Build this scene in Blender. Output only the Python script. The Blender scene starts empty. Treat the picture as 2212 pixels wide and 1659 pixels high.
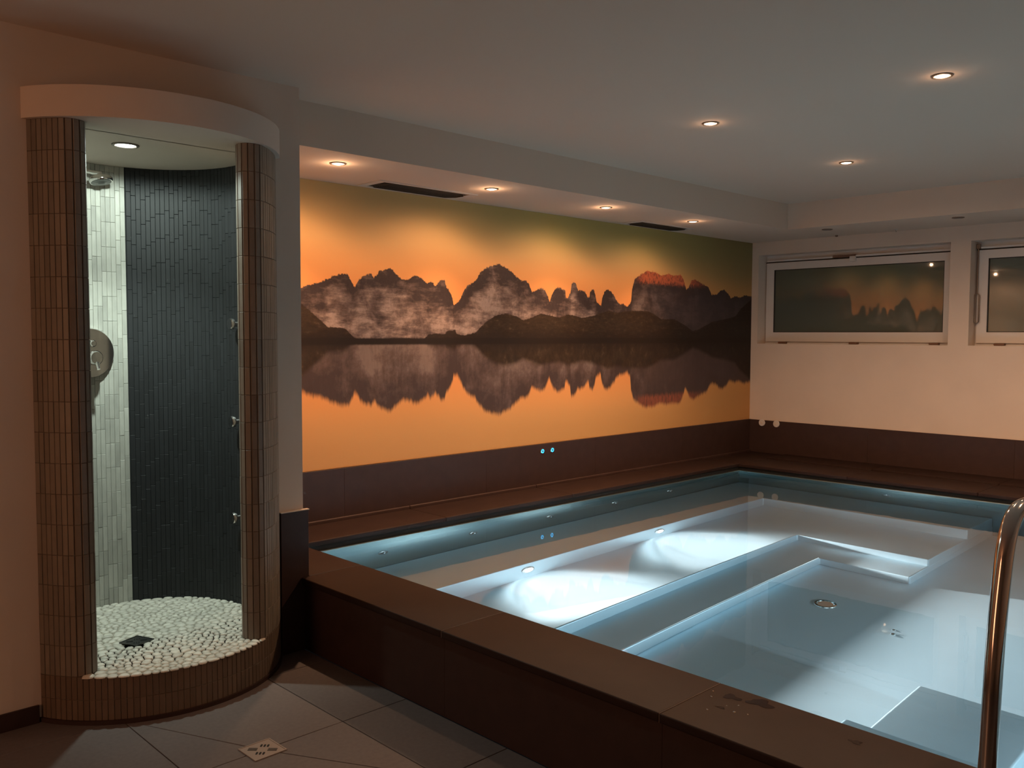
import bpy, bmesh, math, random
import numpy as np
from mathutils import Vector, Matrix
R = math.radians
rnd = random.Random(7)
SC = bpy.context.scene
COL = SC.collection

# ------------------------------------------------------------------ camera
CAM = Vector((-7.839, -4.642, 1.5))
yaw, pitch, roll = R(45.8), R(-3.148), R(0.192)
fwd = Vector((math.cos(pitch) * math.cos(yaw), math.cos(pitch) * math.sin(yaw), math.sin(pitch)))
rgt = Vector((math.sin(yaw), -math.cos(yaw), 0))
up = rgt.cross(fwd)
r2 = math.cos(roll) * rgt + math.sin(roll) * up
u2 = -math.sin(roll) * rgt + math.cos(roll) * up
cd = bpy.data.cameras.new('camera')
cd.sensor_width = 36.0
cd.lens = 1897.1 / 2212 * 36.0
cd.clip_start = 0.05
co = bpy.data.objects.new('camera', cd)
COL.objects.link(co)
m = Matrix((r2, u2, -fwd)).transposed().to_4x4()
m.translation = CAM
co.matrix_world = m
SC.camera = co

# ------------------------------------------------------------------ world, exposure
w = bpy.data.worlds.new('world')
SC.world = w
w.use_nodes = True
w.node_tree.nodes['Background'].inputs[0].default_value = (0.010, 0.012, 0.016, 1)
w.node_tree.nodes['Background'].inputs[1].default_value = 0.4
SC.view_settings.view_transform = 'Standard'
SC.view_settings.look = 'None'
SC.view_settings.gamma = 1
SC.view_settings.use_curve_mapping = False
SC.view_settings.exposure = 0.0
cy = SC.cycles
cy.use_denoising = True
cy.max_bounces = 12
cy.diffuse_bounces = 6
cy.glossy_bounces = 5
cy.transmission_bounces = 10
cy.volume_bounces = 0
cy.sample_clamp_indirect = 3.0
cy.use_light_tree = True

# lamps: positions measured in the room (x along the mural wall, y out of it)
WARM = (1.0, 0.57, 0.32)
SOFF_Z, CEIL_Z = 2.426, 2.644
ROW = [(-5.17, -0.545), (-4.026, -0.53), (-2.902, -0.53), (-1.816, -0.535)]
CEIL = [(-3.764, -3.146), (-3.739, -1.949), (-2.194, -1.981)]


def lamp(name, kind, loc, energy, color, aim=None, size=None, blend=1.0, radius=0.02, **kw):
    ld = bpy.data.lights.new(name, kind)
    ld.energy = energy
    ld.color = color
    if kind == 'SPOT':
        ld.spot_size = R(size)
        ld.spot_blend = blend
        ld.shadow_soft_size = radius
    elif kind == 'POINT':
        ld.shadow_soft_size = radius
    for k, v in kw.items():
        setattr(ld, k, v)
    o = bpy.data.objects.new(name, ld)
    COL.objects.link(o)
    o.location = loc
    if aim is not None:
        o.rotation_euler = Vector(aim).to_track_quat('-Z', 'Y').to_euler()
    return o


for i, (x, y) in enumerate(ROW):
    k = (1.15, 1.0, 1.0, 0.62)[i]
    lamp('spot_wide', 'SPOT', (x, y, SOFF_Z - 0.012), 21 * k, WARM, (-0.06, 0.06, -1), 152, 0.40)
    lamp('spot_rim', 'SPOT', (x, y, SOFF_Z - 0.012), 5.5 * k, WARM, (0, 0, -1), 175, 0.25)
    lamp('spot_core', 'SPOT', (x, y, SOFF_Z - 0.012), 92 * k, WARM, (-0.03, 0.16, -1), 84, 1.0)
    lamp('spot_glow', 'POINT', (x, y, SOFF_Z - 0.055), 0.8 * k, WARM, radius=0.012)
# unseen downlights added on a presumed continuation of the grid, for more warm light
MORE = [(-2.17, -3.35), (-3.75, -4.35), (-2.17, -4.35)]
for x, y in CEIL + MORE:
    lamp('spot_core', 'SPOT', (x, y, CEIL_Z - 0.012), 105, WARM, (0.15, 0, -1), 158, 0.9).data.cycles.is_caustics_light = True
    lamp('spot_glow', 'POINT', (x, y, CEIL_Z - 0.045), 0.2, WARM, radius=0.012)
# white lamp in the shower ceiling
lamp('shower_spot', 'SPOT', (-6.385, -0.79, 2.286), 28, (0.84, 1.0, 0.90), (0.02, 0.10, -1), 166, 0.25, 0.02)
lamp('shower_core', 'SPOT', (-6.385, -0.79, 2.286), 75, (0.84, 1.0, 0.90), (0.10, 0.22, -1), 74, 0.9, 0.02)
# two underwater lamps in the bench riser
for x in (-4.12, -2.80):
    lamp('pool_spot', 'SPOT', (x, -0.985, -0.405), 400, (1.0, 0.95, 0.92), (0.08, -1, -0.80), 112, 0.55, 0.03)
    lamp('pool_core', 'SPOT', (x, -0.985, -0.405), 2400, (1.0, 0.95, 0.92), (0.14, -1, -1.0), 88, 1.0, 0.03)
    lamp('pool_spill', 'SPOT', (x, -0.985, -0.405), 40, (0.92, 0.96, 0.96), (0.0, -1, -0.75), 150, 0.5, 0.03)
# further underwater lamps on the sides hidden by the near coping and beyond the right edge of the photograph
for x, y, ax_ in ((-4.30, -5.58, (0.10, 1, -0.46)), (-2.50, -5.58, (-0.12, 1, -0.46))):
    lamp('pool_far_spot', 'SPOT', (x, y, 0.10), 300, (0.78, 0.92, 1.0), ax_, 66, 1.0, 0.03)
# warm light coming in from the neighbouring room, to the left
dl = lamp('doorway_light', 'AREA', (-9.85, -2.6, 1.5), 22, (1.0, 0.46, 0.24), (1, 0.12, 0.05), shape='RECTANGLE')
dl.data.size = 1.0
dl.data.size_y = 1.9

# ------------------------------------------------------------------ helpers
MESH = {}


def mkmesh(name, verts, faces, mats=(), smooth=False):
    me = bpy.data.meshes.new(name)
    me.from_pydata([tuple(v) for v in verts], [], faces)
    me.update()
    if smooth:
        me.shade_smooth()
    for mm in mats:
        me.materials.append(mm)
    return me


def link(name, me, parent=None, loc=None, rotz=None):
    o = bpy.data.objects.new(name, me)
    COL.objects.link(o)
    if parent:
        o.parent = parent
    if loc is not None:
        o.location = loc
    if rotz is not None:
        o.rotation_euler = (0, 0, rotz)
    return o


def from_bm(name, bm, mat, parent=None, smooth=False, loc=None):
    me = bpy.data.meshes.new(name)
    bmesh.ops.recalc_face_normals(bm, faces=bm.faces)
    bm.to_mesh(me)
    bm.free()
    if smooth:
        me.shade_smooth()
    me.materials.append(mat)
    return link(name, me, parent, loc)


def autosmooth(o, ang=40):
    me = o.data
    me.shade_smooth()
    try:
        me.set_sharp_from_angle(angle=R(ang))
    except Exception:
        pass
    return o


def empty(name, loc=(0, 0, 0), rotz=0):
    o = bpy.data.objects.new(name, None)
    COL.objects.link(o)
    o.location = loc
    o.rotation_euler = (0, 0, rotz)
    o.empty_display_size = 0.1
    return o


def tag(o, label, cat, group=None):
    o['label'] = label
    o['category'] = cat
    if group:
        o['group'] = group
    return o


def struct(o):
    o['kind'] = 'structure'
    return o


def box_bm(bm, a, b):
    x0, y0, z0 = a
    x1, y1, z1 = b
    vs = [bm.verts.new(p) for p in ((x0, y0, z0), (x1, y0, z0), (x1, y1, z0), (x0, y1, z0),
                                    (x0, y0, z1), (x1, y0, z1), (x1, y1, z1), (x0, y1, z1))]
    for f in ((0, 3, 2, 1), (4, 5, 6, 7), (0, 1, 5, 4), (1, 2, 6, 5), (2, 3, 7, 6), (3, 0, 4, 7)):
        bm.faces.new([vs[i] for i in f])


def box(name, a, b, mat, parent=None, bev=0.0, seg=1):
    bm = bmesh.new()
    box_bm(bm, a, b)
    if bev:
        bmesh.ops.bevel(bm, geom=list(bm.edges), offset=bev, segments=seg, affect='EDGES', profile=0.6)
    o = from_bm(name, bm, mat, parent)
    if bev and seg > 1:
        autosmooth(o, 35)
    return o


def boxes(name, lst, mat, parent=None):
    bm = bmesh.new()
    for a, b in lst:
        box_bm(bm, a, b)
    return from_bm(name, bm, mat, parent)


def prism_bm(bm, poly, z0, z1):
    n = len(poly)
    lo = [bm.verts.new((p[0], p[1], z0)) for p in poly]
    hi = [bm.verts.new((p[0], p[1], z1)) for p in poly]
    bm.faces.new(hi)
    bm.faces.new(lo[::-1])
    for i in range(n):
        j = (i + 1) % n
        bm.faces.new((lo[i], lo[j], hi[j], hi[i]))


def prism(name, poly, z0, z1, mat, parent=None, bev=0.0, seg=2):
    bm = bmesh.new()
    prism_bm(bm, poly, z0, z1)
    if bev:
        bmesh.ops.recalc_face_normals(bm, faces=bm.faces)
        es = [e for e in bm.edges if len(e.link_faces) == 2 and e.calc_face_angle(0) > R(50)]
        bmesh.ops.bevel(bm, geom=es, offset=bev, segments=seg, affect='EDGES', profile=0.5)
    o = from_bm(name, bm, mat, parent)
    if bev:
        autosmooth(o, 35)
    return o


def lathe_bm(bm, prof, axis=Vector((0, 0, 1)), org=Vector((0, 0, 0)), n=24, cap=True):
    """prof: list of (radius, height along axis)"""
    axis = Vector(axis).normalized()
    a = axis.orthogonal().normalized()
    b = axis.cross(a)
    rings = []
    for r, h in prof:
        if r < 1e-6:
            rings.append([bm.verts.new(org + axis * h)])
        else:
            rings.append([bm.verts.new(org + axis * h + a * (r * math.cos(2 * math.pi * i / n)) + b * (r * math.sin(2 * math.pi * i / n))) for i in range(n)])
    for p, q in zip(rings, rings[1:]):
        for i in range(n):
            j = (i + 1) % n
            if len(p) == 1 and len(q) == 1:
                continue
            if len(p) == 1:
                bm.faces.new((p[0], q[j], q[i]))
            elif len(q) == 1:
                bm.faces.new((p[i], p[j], q[0]))
            else:
                bm.faces.new((p[i], p[j], q[j], q[i]))
    if cap:
        for rr in (rings[0], rings[-1]):
            if len(rr) > 2:
                bm.faces.new(rr)


def lathe(name, prof, mat, parent=None, axis=(0, 0, 1), org=(0, 0, 0), n=28, ang=40):
    bm = bmesh.new()
    lathe_bm(bm, prof, Vector(axis), Vector(org), n)
    return autosmooth(from_bm(name, bm, mat, parent), ang)


def tube_bm(bm, pts, r, n=16, cap=True):
    pts = [Vector(p) for p in pts]
    rings = []
    nrm = None
    for i, p in enumerate(pts):
        t = (pts[min(i + 1, len(pts) - 1)] - pts[max(i - 1, 0)]).normalized()
        if nrm is None:
            nrm = t.orthogonal().normalized()
        nrm = (nrm - t * nrm.dot(t)).normalized()
        b = t.cross(nrm)
        rings.append([bm.verts.new(p + nrm * (r * math.cos(2 * math.pi * k / n)) + b * (r * math.sin(2 * math.pi * k / n))) for k in range(n)])
    for p, q in zip(rings, rings[1:]):
        for i in range(n):
            j = (i + 1) % n
            bm.faces.new((p[i], p[j], q[j], q[i]))
    if cap:
        bm.faces.new(rings[0][::-1])
        bm.faces.new(rings[-1])


def tube(name, pts, r, mat, parent=None, n=16):
    bm = bmesh.new()
    tube_bm(bm, pts, r, n)
    return autosmooth(from_bm(name, bm, mat, parent), 50)


def copy_tree(o, parent=None):
    c = o.copy()
    COL.objects.link(c)
    if parent:
        c.parent = parent
    for ch in o.children:
        copy_tree(ch, c)
    return c


# ------------------------------------------------------------------ materials
class NT:
    def __init__(s, name):
        s.m = bpy.data.materials.new(name)
        s.m.use_nodes = True
        s.t = s.m.node_tree
        s.b = s.t.nodes['Principled BSDF']

    def n(s, typ, **kw):
        nd = s.t.nodes.new(typ)
        for k, v in kw.items():
            setattr(nd, k, v)
        return nd

    def l(s, a, b):
        s.t.links.new(a, b)

    def math(s, op, a, b=None, c=None, clamp=False):
        nd = s.n('ShaderNodeMath', operation=op, use_clamp=clamp)
        for i, v in enumerate((a, b, c)):
            if v is None:
                continue
            if isinstance(v, (int, float)):
                nd.inputs[i].default_value = v
            else:
                s.l(v, nd.inputs[i])
        return nd.outputs[0]

    def smooth(s, v, a, b, o0=0.0, o1=1.0):
        nd = s.n('ShaderNodeMapRange', interpolation_type='SMOOTHSTEP')
        for i, q in enumerate((v, a, b, o0, o1)):
            if isinstance(q, (int, float)):
                nd.inputs[i].default_value = q
            else:
                s.l(q, nd.inputs[i])
        return nd.outputs[0]

    def mix(s, f, a, b, bt='MIX'):
        nd = s.n('ShaderNodeMix', data_type='RGBA', blend_type=bt)
        for q, k in ((f, 0), (a, 6), (b, 7)):
            if isinstance(q, (int, float)):
                nd.inputs[k].default_value = q
            elif isinstance(q, tuple):
                nd.inputs[k].default_value = (*q, 1)
            else:
                s.l(q, nd.inputs[k])
        return nd.outputs[2]

    def ramp(s, f, stops):
        nd = s.n('ShaderNodeValToRGB')
        cr = nd.color_ramp
        while len(cr.elements) < len(stops):
            cr.elements.new(0.5)
        for e, (p, c) in zip(cr.elements, stops):
            e.position = p
            e.color = (*c, 1)
        if f is not None:
            s.l(f, nd.inputs[0])
        return nd.outputs[0]

    def noise(s, scale, detail=3, vec=None, rough=0.5, sx=(1, 1, 1)):
        nd = s.n('ShaderNodeTexNoise')
        nd.inputs['Scale'].default_value = scale
        nd.inputs['Detail'].default_value = detail
        nd.inputs['Roughness'].default_value = rough
        if vec is None:
            tc = s.n('ShaderNodeTexCoord')
            vec = tc.outputs['Object']
        if sx != (1, 1, 1):
            mp = s.n('ShaderNodeMapping')
            mp.inputs['Scale'].default_value = sx
            s.l(vec, mp.inputs[0])
            vec = mp.outputs[0]
        s.l(vec, nd.inputs['Vector'])
        return nd.outputs[0]

    def bump(s, h, strength=0.2, dist=0.01):
        nd = s.n('ShaderNodeBump')
        nd.inputs['Strength'].default_value = strength
        nd.inputs['Distance'].default_value = dist
        s.l(h, nd.inputs['Height'])
        s.l(nd.outputs[0], s.b.inputs['Normal'])


def simple(name, col, rough=0.5, metal=0.0, var=0.0, scale=30, bump=0.0, bdist=0.002, spec=None):
    t = NT(name)
    t.b.inputs['Base Color'].default_value = (*col, 1)
    t.b.inputs['Roughness'].default_value = rough
    t.b.inputs['Metallic'].default_value = metal
    if spec is not None:
        t.b.inputs['Specular IOR Level'].default_value = spec
    if var or bump:
        nz = t.noise(scale, 4)
        if var:
            lo = tuple(c * (1 - var) for c in col)
            hi = tuple(min(1, c * (1 + var)) for c in col)
            t.l(t.ramp(nz, [(0.3, lo), (0.7, hi)]), t.b.inputs['Base Color'])
        if bump:
            t.bump(nz, bump, bdist)
    return t.m


def emit(name, col, strength):
    t = NT(name)
    t.b.inputs['Base Color'].default_value = (0, 0, 0, 1)
    t.b.inputs['Emission Color'].default_value = (*col, 1)
    t.b.inputs['Emission Strength'].default_value = strength
    return t.m


M = {}
M['plaster'] = simple('white_plaster', (0.62, 0.535, 0.46), 0.9, var=0.03, scale=3, bump=0.0)
t = NT('ceiling_plaster')
t.b.inputs['Base Color'].default_value = (0.62, 0.522, 0.437, 1)
t.b.inputs['Roughness'].default_value = 0.9
t.bump(t.noise(120, 3), 0.05, 0.002)
M['ceiling'] = t.m
M['dark_tile'] = simple('dark_brown_tile', (0.040, 0.022, 0.019), 0.5, var=0.10, scale=14, bump=0.03, spec=0.3)
M['coping'] = simple('brown_coping_tile', (0.024, 0.0130, 0.0105), 0.5, var=0.10, scale=9, bump=0.03, spec=0.17)
M['grout_dark'] = simple('dark_grout', (0.03, 0.024, 0.022), 0.9)
M['joint'] = simple('coping_joint', (0.12, 0.085, 0.07), 0.9)
M['black_gap'] = simple('black_gap', (0.004, 0.004, 0.004), 0.8)
M['steel'] = simple('pool_steel', (0.52, 0.66, 0.72), 0.48, 0.7, var=0.03, scale=2.2)
M['steel_wall'] = simple('smooth_pool_steel', (0.42, 0.52, 0.52), 0.30, 1.0, var=0.03, scale=2.2)
M['chrome'] = simple('chrome', (0.82, 0.80, 0.78), 0.09, 1.0)
M['rail'] = simple('polished_steel', (0.62, 0.56, 0.52), 0.12, 1.0, bump=0.02, scale=60, bdist=0.001)
M['floor_tile'] = simple('grey_brown_floor_tile', (0.120, 0.102, 0.098), 0.55, var=0.10, scale=60, bump=0.04)
M['grout_floor'] = simple('floor_grout', (0.035, 0.028, 0.025), 0.95)
M['frame'] = simple('white_window_frame', (0.62, 0.60, 0.58), 0.4)
M['rubber'] = simple('dark_gasket', (0.02, 0.018, 0.017), 0.7)
M['bronze'] = simple('brown_hinge', (0.16, 0.085, 0.055), 0.5)
M['ring'] = simple('lamp_ring', (0.22, 0.18, 0.15), 0.45, 0.7)
M['socket'] = simple('white_plastic', (0.60, 0.57, 0.55), 0.45)
M['lens_warm'] = emit('warm_lamp_lens', (1.0, 0.80, 0.55), 9)
M['lens_white'] = emit('white_lamp_lens', (0.88, 1.0, 0.95), 30)
M['lens_pool'] = emit('pool_lamp_lens', (0.85, 0.95, 1.0), 20)
M['lens_off'] = simple('dark_lamp_lens', (0.05, 0.045, 0.04), 0.3)
M['led'] = emit('blue_led', (0.02, 0.45, 1.0), 3.2)
M['slat'] = simple('black_slat', (0.022, 0.018, 0.016), 0.6)
M['flange'] = simple('white_flange', (0.55, 0.53, 0.51), 0.6)
M['drain_metal'] = simple('brushed_drain_metal', (0.50, 0.42, 0.37), 0.38, 0.7)
M['drain_dark'] = simple('dark_drain_metal', (0.10, 0.10, 0.095), 0.35, 0.8)


def tile_mat(name, base, var, rough, spots=None, bump=0.1):
    t = NT(name)
    oi = t.n('ShaderNodeObjectInfo')
    ge = t.n('ShaderNodeNewGeometry')
    f = t.math('FRACT', t.math('ADD', oi.outputs['Random'], ge.outputs['Random Per Island']))
    lo = tuple(c * (1 - var) for c in base)
    hi = tuple(min(1, c * (1 + var)) for c in base)
    c = t.ramp(f, [(0, lo), (1, hi)])
    nz = t.noise(45, 4, vec=ge.outputs['Position'], sx=(1, 1, 0.35))
    c = t.mix(0.5, c, t.ramp(nz, [(0.25, (0.62,) * 3), (0.75, (1.0,) * 3)]), 'MULTIPLY')
    if spots:
        sp = t.noise(58, 5, vec=ge.outputs['Position'], rough=0.7, sx=(1, 1, 0.45))
        c = t.mix(t.smooth(sp, 0.66, 0.80, 0, 0.45), c, spots)
    t.l(c, t.b.inputs['Base Color'])
    t.b.inputs['Roughness'].default_value = rough
    t.bump(nz, bump, 0.002)
    return t.m


M['stick'] = tile_mat('beige_stone_stick', (0.200, 0.172, 0.138), 0.16, 0.5)
M['stick_step'] = tile_mat('brown_stone_stick', (0.150, 0.108, 0.075), 0.12, 0.6)
M['stick_pale'] = tile_mat('pale_stone_stick', (0.46, 0.455, 0.41), 0.15, 0.45)
M['stick_dark'] = tile_mat('black_slate_stick', (0.0125, 0.0135, 0.0155), 0.22, 0.62, (0.26, 0.27, 0.26))
M['grout_pale'] = simple('pale_grout', (0.30, 0.27, 0.22), 0.95)
M['grout_brown'] = simple('brown_grout', (0.15, 0.115, 0.085), 0.95)
M['grout_slate'] = simple('slate_grout', (0.011, 0.012, 0.013), 0.95)
M['pebble'] = tile_mat('white_river_pebble', (0.66, 0.63, 0.55), 0.14, 0.45, bump=0.05)
M['grout_pebble'] = simple('pebble_grout', (0.33, 0.30, 0.25), 0.95, bump=0.2, scale=200)

# water
t = NT('pool_water')
for nd in list(t.t.nodes):
    if nd.type == 'BSDF_PRINCIPLED':
        t.t.nodes.remove(nd)
out = [nd for nd in t.t.nodes if nd.type == 'OUTPUT_MATERIAL'][0]
gl = t.n('ShaderNodeBsdfGlass')
gl.inputs['IOR'].default_value = 1.333
gl.inputs['Roughness'].default_value = 0.0
gl.inputs['Color'].default_value = (0.85, 0.94, 0.98, 1)
bp = t.n('ShaderNodeBump')
bp.inputs['Strength'].default_value = 0.05
bp.inputs['Distance'].default_value = 0.004
t.l(t.noise(5.5, 2), bp.inputs['Height'])
t.l(bp.outputs[0], gl.inputs['Normal'])
t.l(gl.outputs[0], out.inputs['Surface'])
M['water'] = t.m

# droplets
t = NT('water_drop')
t.b.inputs['Base Color'].default_value = (0.9, 0.9, 0.9, 1)
t.b.inputs['Roughness'].default_value = 0.02
t.b.inputs['IOR'].default_value = 1.333
t.b.inputs['Transmission Weight'].default_value = 1.0
M['drop'] = t.m
M['wet'] = simple('wet_patch', (0.022, 0.012, 0.010), 0.15)

# window pane: satin coated glass in front of a dark night, slightly greenish
t = NT('window_pane')
t.b.inputs['Base Color'].default_value = (0.085, 0.105, 0.085, 1)
t.b.inputs['Roughness'].default_value = 0.028
t.b.inputs['IOR'].default_value = 2.0
M['pane'] = t.m

# ------------------------------------------------------------------ mural print
RIDGE = [(-5.70, 1.74), (-5.40, 1.80), (-5.081, 1.776), (-5.043, 1.801), (-4.959, 1.815), (-4.912, 1.837), (-4.856, 1.86), (-4.8, 1.878), (-4.755, 1.879), (-4.735, 1.849), (-4.719, 1.818), (-4.703, 1.798), (-4.686, 1.823), (-4.669, 1.852), (-4.635, 1.871), (-4.58, 1.891), (-4.567, 1.874), (-4.559, 1.861), (-4.542, 1.879), (-4.515, 1.909), (-4.436, 1.932), (-4.401, 1.911), (-4.365, 1.884), (-4.334, 1.864), (-4.265, 1.872), (-4.256, 1.886), (-4.228, 1.896), (-4.172, 1.879), (-4.125, 1.844), (-4.096, 1.864), (-4.077, 1.854), (-4.057, 1.832), (-4.028, 1.86), (-3.999, 1.88), (-3.974, 1.879), (-3.964, 1.84), (-3.929, 1.803), (-3.904, 1.758), (-3.894, 1.712), (-3.869, 1.717), (-3.838, 1.745), (-3.798, 1.816), (-3.767, 1.848), (-3.693, 1.882), (-3.651, 1.939), (-3.598, 1.978), (-3.522, 2.002), (-3.467, 2.017), (-3.423, 2.003), (-3.343, 1.971), (-3.298, 1.941), (-3.24, 1.907), (-3.188, 1.907), (-3.153, 1.88), (-3.124, 1.825), (-3.077, 1.843), (-3.03, 1.859), (-2.982, 1.848), (-2.955, 1.806), (-2.931, 1.761), (-2.909, 1.808), (-2.873, 1.859), (-2.818, 1.878), (-2.793, 1.858), (-2.755, 1.857), (-2.748, 1.8), (-2.723, 1.797), (-2.692, 1.84), (-2.68, 1.909), (-2.648, 1.925), (-2.622, 1.894), (-2.602, 1.857), (-2.563, 1.862), (-2.517, 1.851), (-2.488, 1.809), (-2.466, 1.814), (-2.458, 1.858), (-2.418, 1.877), (-2.397, 1.842), (-2.38, 1.777), (-2.321, 1.744), (-2.308, 1.81), (-2.281, 1.86), (-2.24, 1.884), (-2.191, 1.863), (-2.148, 1.824), (-2.112, 1.785), (-2.076, 1.764), (-2.04, 1.769), (-1.974, 1.746), (-1.931, 1.786), (-1.918, 1.896), (-1.882, 1.985), (-1.816, 2.016), (-1.71, 2.063), (-1.679, 2.055), (-1.609, 2.059), (-1.506, 2.031), (-1.41, 2.05), (-1.328, 2.04), (-1.212, 2.051), (-1.169, 2.004), (-1.124, 1.917), (-1.091, 1.948), (-1.041, 2.01), (-0.989, 2.022), (-0.882, 1.987), (-0.774, 1.961), (-0.717, 1.892), (-0.625, 1.895), (-0.57, 1.933), (-0.505, 1.946), (-0.437, 1.912), (-0.378, 1.867), (-0.3, 1.891), (-0.221, 1.878), (-0.122, 1.908), (0.0, 1.895)]
HILL = [(-5.70, 1.80), (-5.40, 1.78), (-5.082, 1.687), (-5.037, 1.655), (-4.984, 1.616), (-4.899, 1.549), (-4.803, 1.547), (-4.771, 1.537), (-4.722, 1.495), (-4.663, 1.46), (-4.553, 1.467), (-4.421, 1.481), (-4.276, 1.482), (-4.211, 1.459), (-4.154, 1.474), (-4.116, 1.508), (-4.048, 1.513), (-3.969, 1.508), (-3.955, 1.531), (-3.879, 1.54), (-3.869, 1.513), (-3.797, 1.501), (-3.693, 1.521), (-3.586, 1.601), (-3.499, 1.643), (-3.399, 1.661), (-3.296, 1.646), (-3.215, 1.615), (-3.122, 1.637), (-3.028, 1.668), (-2.932, 1.657), (-2.822, 1.642), (-2.722, 1.668), (-2.632, 1.658), (-2.554, 1.643), (-2.395, 1.667), (-2.231, 1.71), (-2.118, 1.69), (-2.032, 1.706), (-1.9, 1.713), (-1.703, 1.717), (-1.61, 1.691), (-1.498, 1.65), (-1.303, 1.653), (-1.151, 1.602), (-1.011, 1.548), (-0.924, 1.564), (-0.692, 1.637), (-0.429, 1.672), (-0.294, 1.696), (-0.198, 1.772), (0.0, 1.874)]
LAKE = 1.471
t = NT('mountain_lake_print')
ge = t.n('ShaderNodeNewGeometry')
sp = t.n('ShaderNodeSeparateXYZ')
t.l(ge.outputs['Position'], sp.inputs[0])
X, Z = sp.outputs[0], sp.outputs[2]
ar = t.n('ShaderNodeAttribute', attribute_name='ridge').outputs['Fac']
ah = t.n('ShaderNodeAttribute', attribute_name='hill').outputs['Fac']
dz = t.math('SUBTRACT', Z, LAKE)
below = t.math('LESS_THAN', dz, 0.0)
mz = t.math('ADD', t.math('ABSOLUTE', dz), LAKE)
# mirrored coordinates; the reflection is smeared up and down
cv = t.n('ShaderNodeCombineXYZ')
t.l(X, cv.inputs[0])
t.l(t.math('MULTIPLY', mz, t.math('SUBTRACT', 1.0, t.math('MULTIPLY', below, 0.72))), cv.inputs[1])
V = cv.outputs[0]
jag = t.math('MULTIPLY', t.math('SUBTRACT', t.noise(48, 4, V, 0.7), 0.5), t.math('SUBTRACT', 0.050, t.math('MULTIPLY', below, 0.026)))
streak = t.math('MULTIPLY', t.math('SUBTRACT', t.noise(1, 2, V, 0.6, sx=(60, 14, 1)), 0.5), t.math('MULTIPLY', below, 0.05))
rz = t.math('ADD', t.math('ADD', ar, jag), streak)
soft = t.math('ADD', 0.004, t.math('MULTIPLY', below, 0.020))
d1 = t.math('DIVIDE', t.math('SUBTRACT', rz, mz), soft)
ridge_m = t.smooth(d1, -1, 1)
hz = t.math('ADD', ah, t.math('MULTIPLY', jag, 0.45))
hill_m = t.smooth(t.math('DIVIDE', t.math('SUBTRACT', hz, mz), soft), -1, 1)
# sky print; weaker lamp light at top and right end partly coloured in
sky = t.ramp(t.smooth(mz, 1.65, 2.43), [(0.0, (0.88, 0.33, 0.10)), (0.30, (0.82, 0.38, 0.13)), (0.60, (0.68, 0.40, 0.16)), (1.0, (0.46, 0.33, 0.15))])
sky = t.mix(t.math('MULTIPLY', t.smooth(X, -4.6, -2.6), t.smooth(mz, 1.95, 2.35)), sky, (0.34, 0.30, 0.115))
sky = t.mix(t.smooth(X, -1.9, -0.2, 0, 0.75), sky, t.mix(t.smooth(mz, 1.7, 2.1), (0.50, 0.28, 0.09), (0.20, 0.155, 0.065)))
sky = t.mix(t.math('MULTIPLY', below, t.smooth(mz, 1.75, 2.2, 0.30, 0.75)), sky, (0.60, 0.285, 0.095))
# rock
dd = t.math('SUBTRACT', ar, mz)
mp = t.n('ShaderNodeMapping')
mp.inputs['Rotation'].default_value = (0, 0, R(24))
mp.inputs['Scale'].default_value = (5, 20, 1)
t.l(V, mp.inputs[0])
strata = t.noise(1.0, 6, mp.outputs[0], 0.72)
face = t.n('ShaderNodeTexNoise')
face.inputs['Scale'].default_value = 5.5
face.inputs['Detail'].default_value = 6
face.inputs['Roughness'].default_value = 0.62
face.inputs['Distortion'].default_value = 0.5
t.l(V, face.inputs['Vector'])
rn2 = t.noise(34, 5, V, 0.75, sx=(1.5, 0.8, 1))
tone = t.math('ADD', t.math('MULTIPLY', face.outputs[0], 0.60), t.math('MULTIPLY', strata, 0.45))
tone = t.math('ADD', tone, t.smooth(dd, 0.0, 0.26, -0.08, 0.035))
rock = t.ramp(tone, [(0.44, (0.055, 0.038, 0.036)), (0.50, (0.120, 0.082, 0.072)), (0.555, (0.200, 0.140, 0.120)), (0.63, (0.38, 0.28, 0.24))])
rock = t.mix(0.6, rock, t.ramp(rn2, [(0.3, (0.60,) * 3), (0.7, (1.2,) * 3)]), 'MULTIPLY')
rock = t.mix(t.smooth(X, -3.0, -0.9, 0, 0.85), rock, t.mix(0.5, (0.058, 0.045, 0.050), rock, 'MULTIPLY'))
rock = t.mix(t.smooth(X, -2.2, -1.2, 0, 0.55), rock, (0.060, 0.045, 0.045))
redm = t.math('MULTIPLY', t.math('MULTIPLY', t.smooth(X, -1.90, -1.74), t.smooth(X, -0.70, -1.15)), t.smooth(t.math('ADD', mz, t.math('MULTIPLY', rn2, 0.10)), 1.985, 2.035))
rock = t.mix(t.math('MULTIPLY', redm, t.smooth(rn2, 0.38, 0.55, 0.35, 0.95)), rock, (0.50, 0.125, 0.055))
rock = t.mix(t.math('MULTIPLY', below, 0.55), rock, (0.075, 0.048, 0.042))
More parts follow.
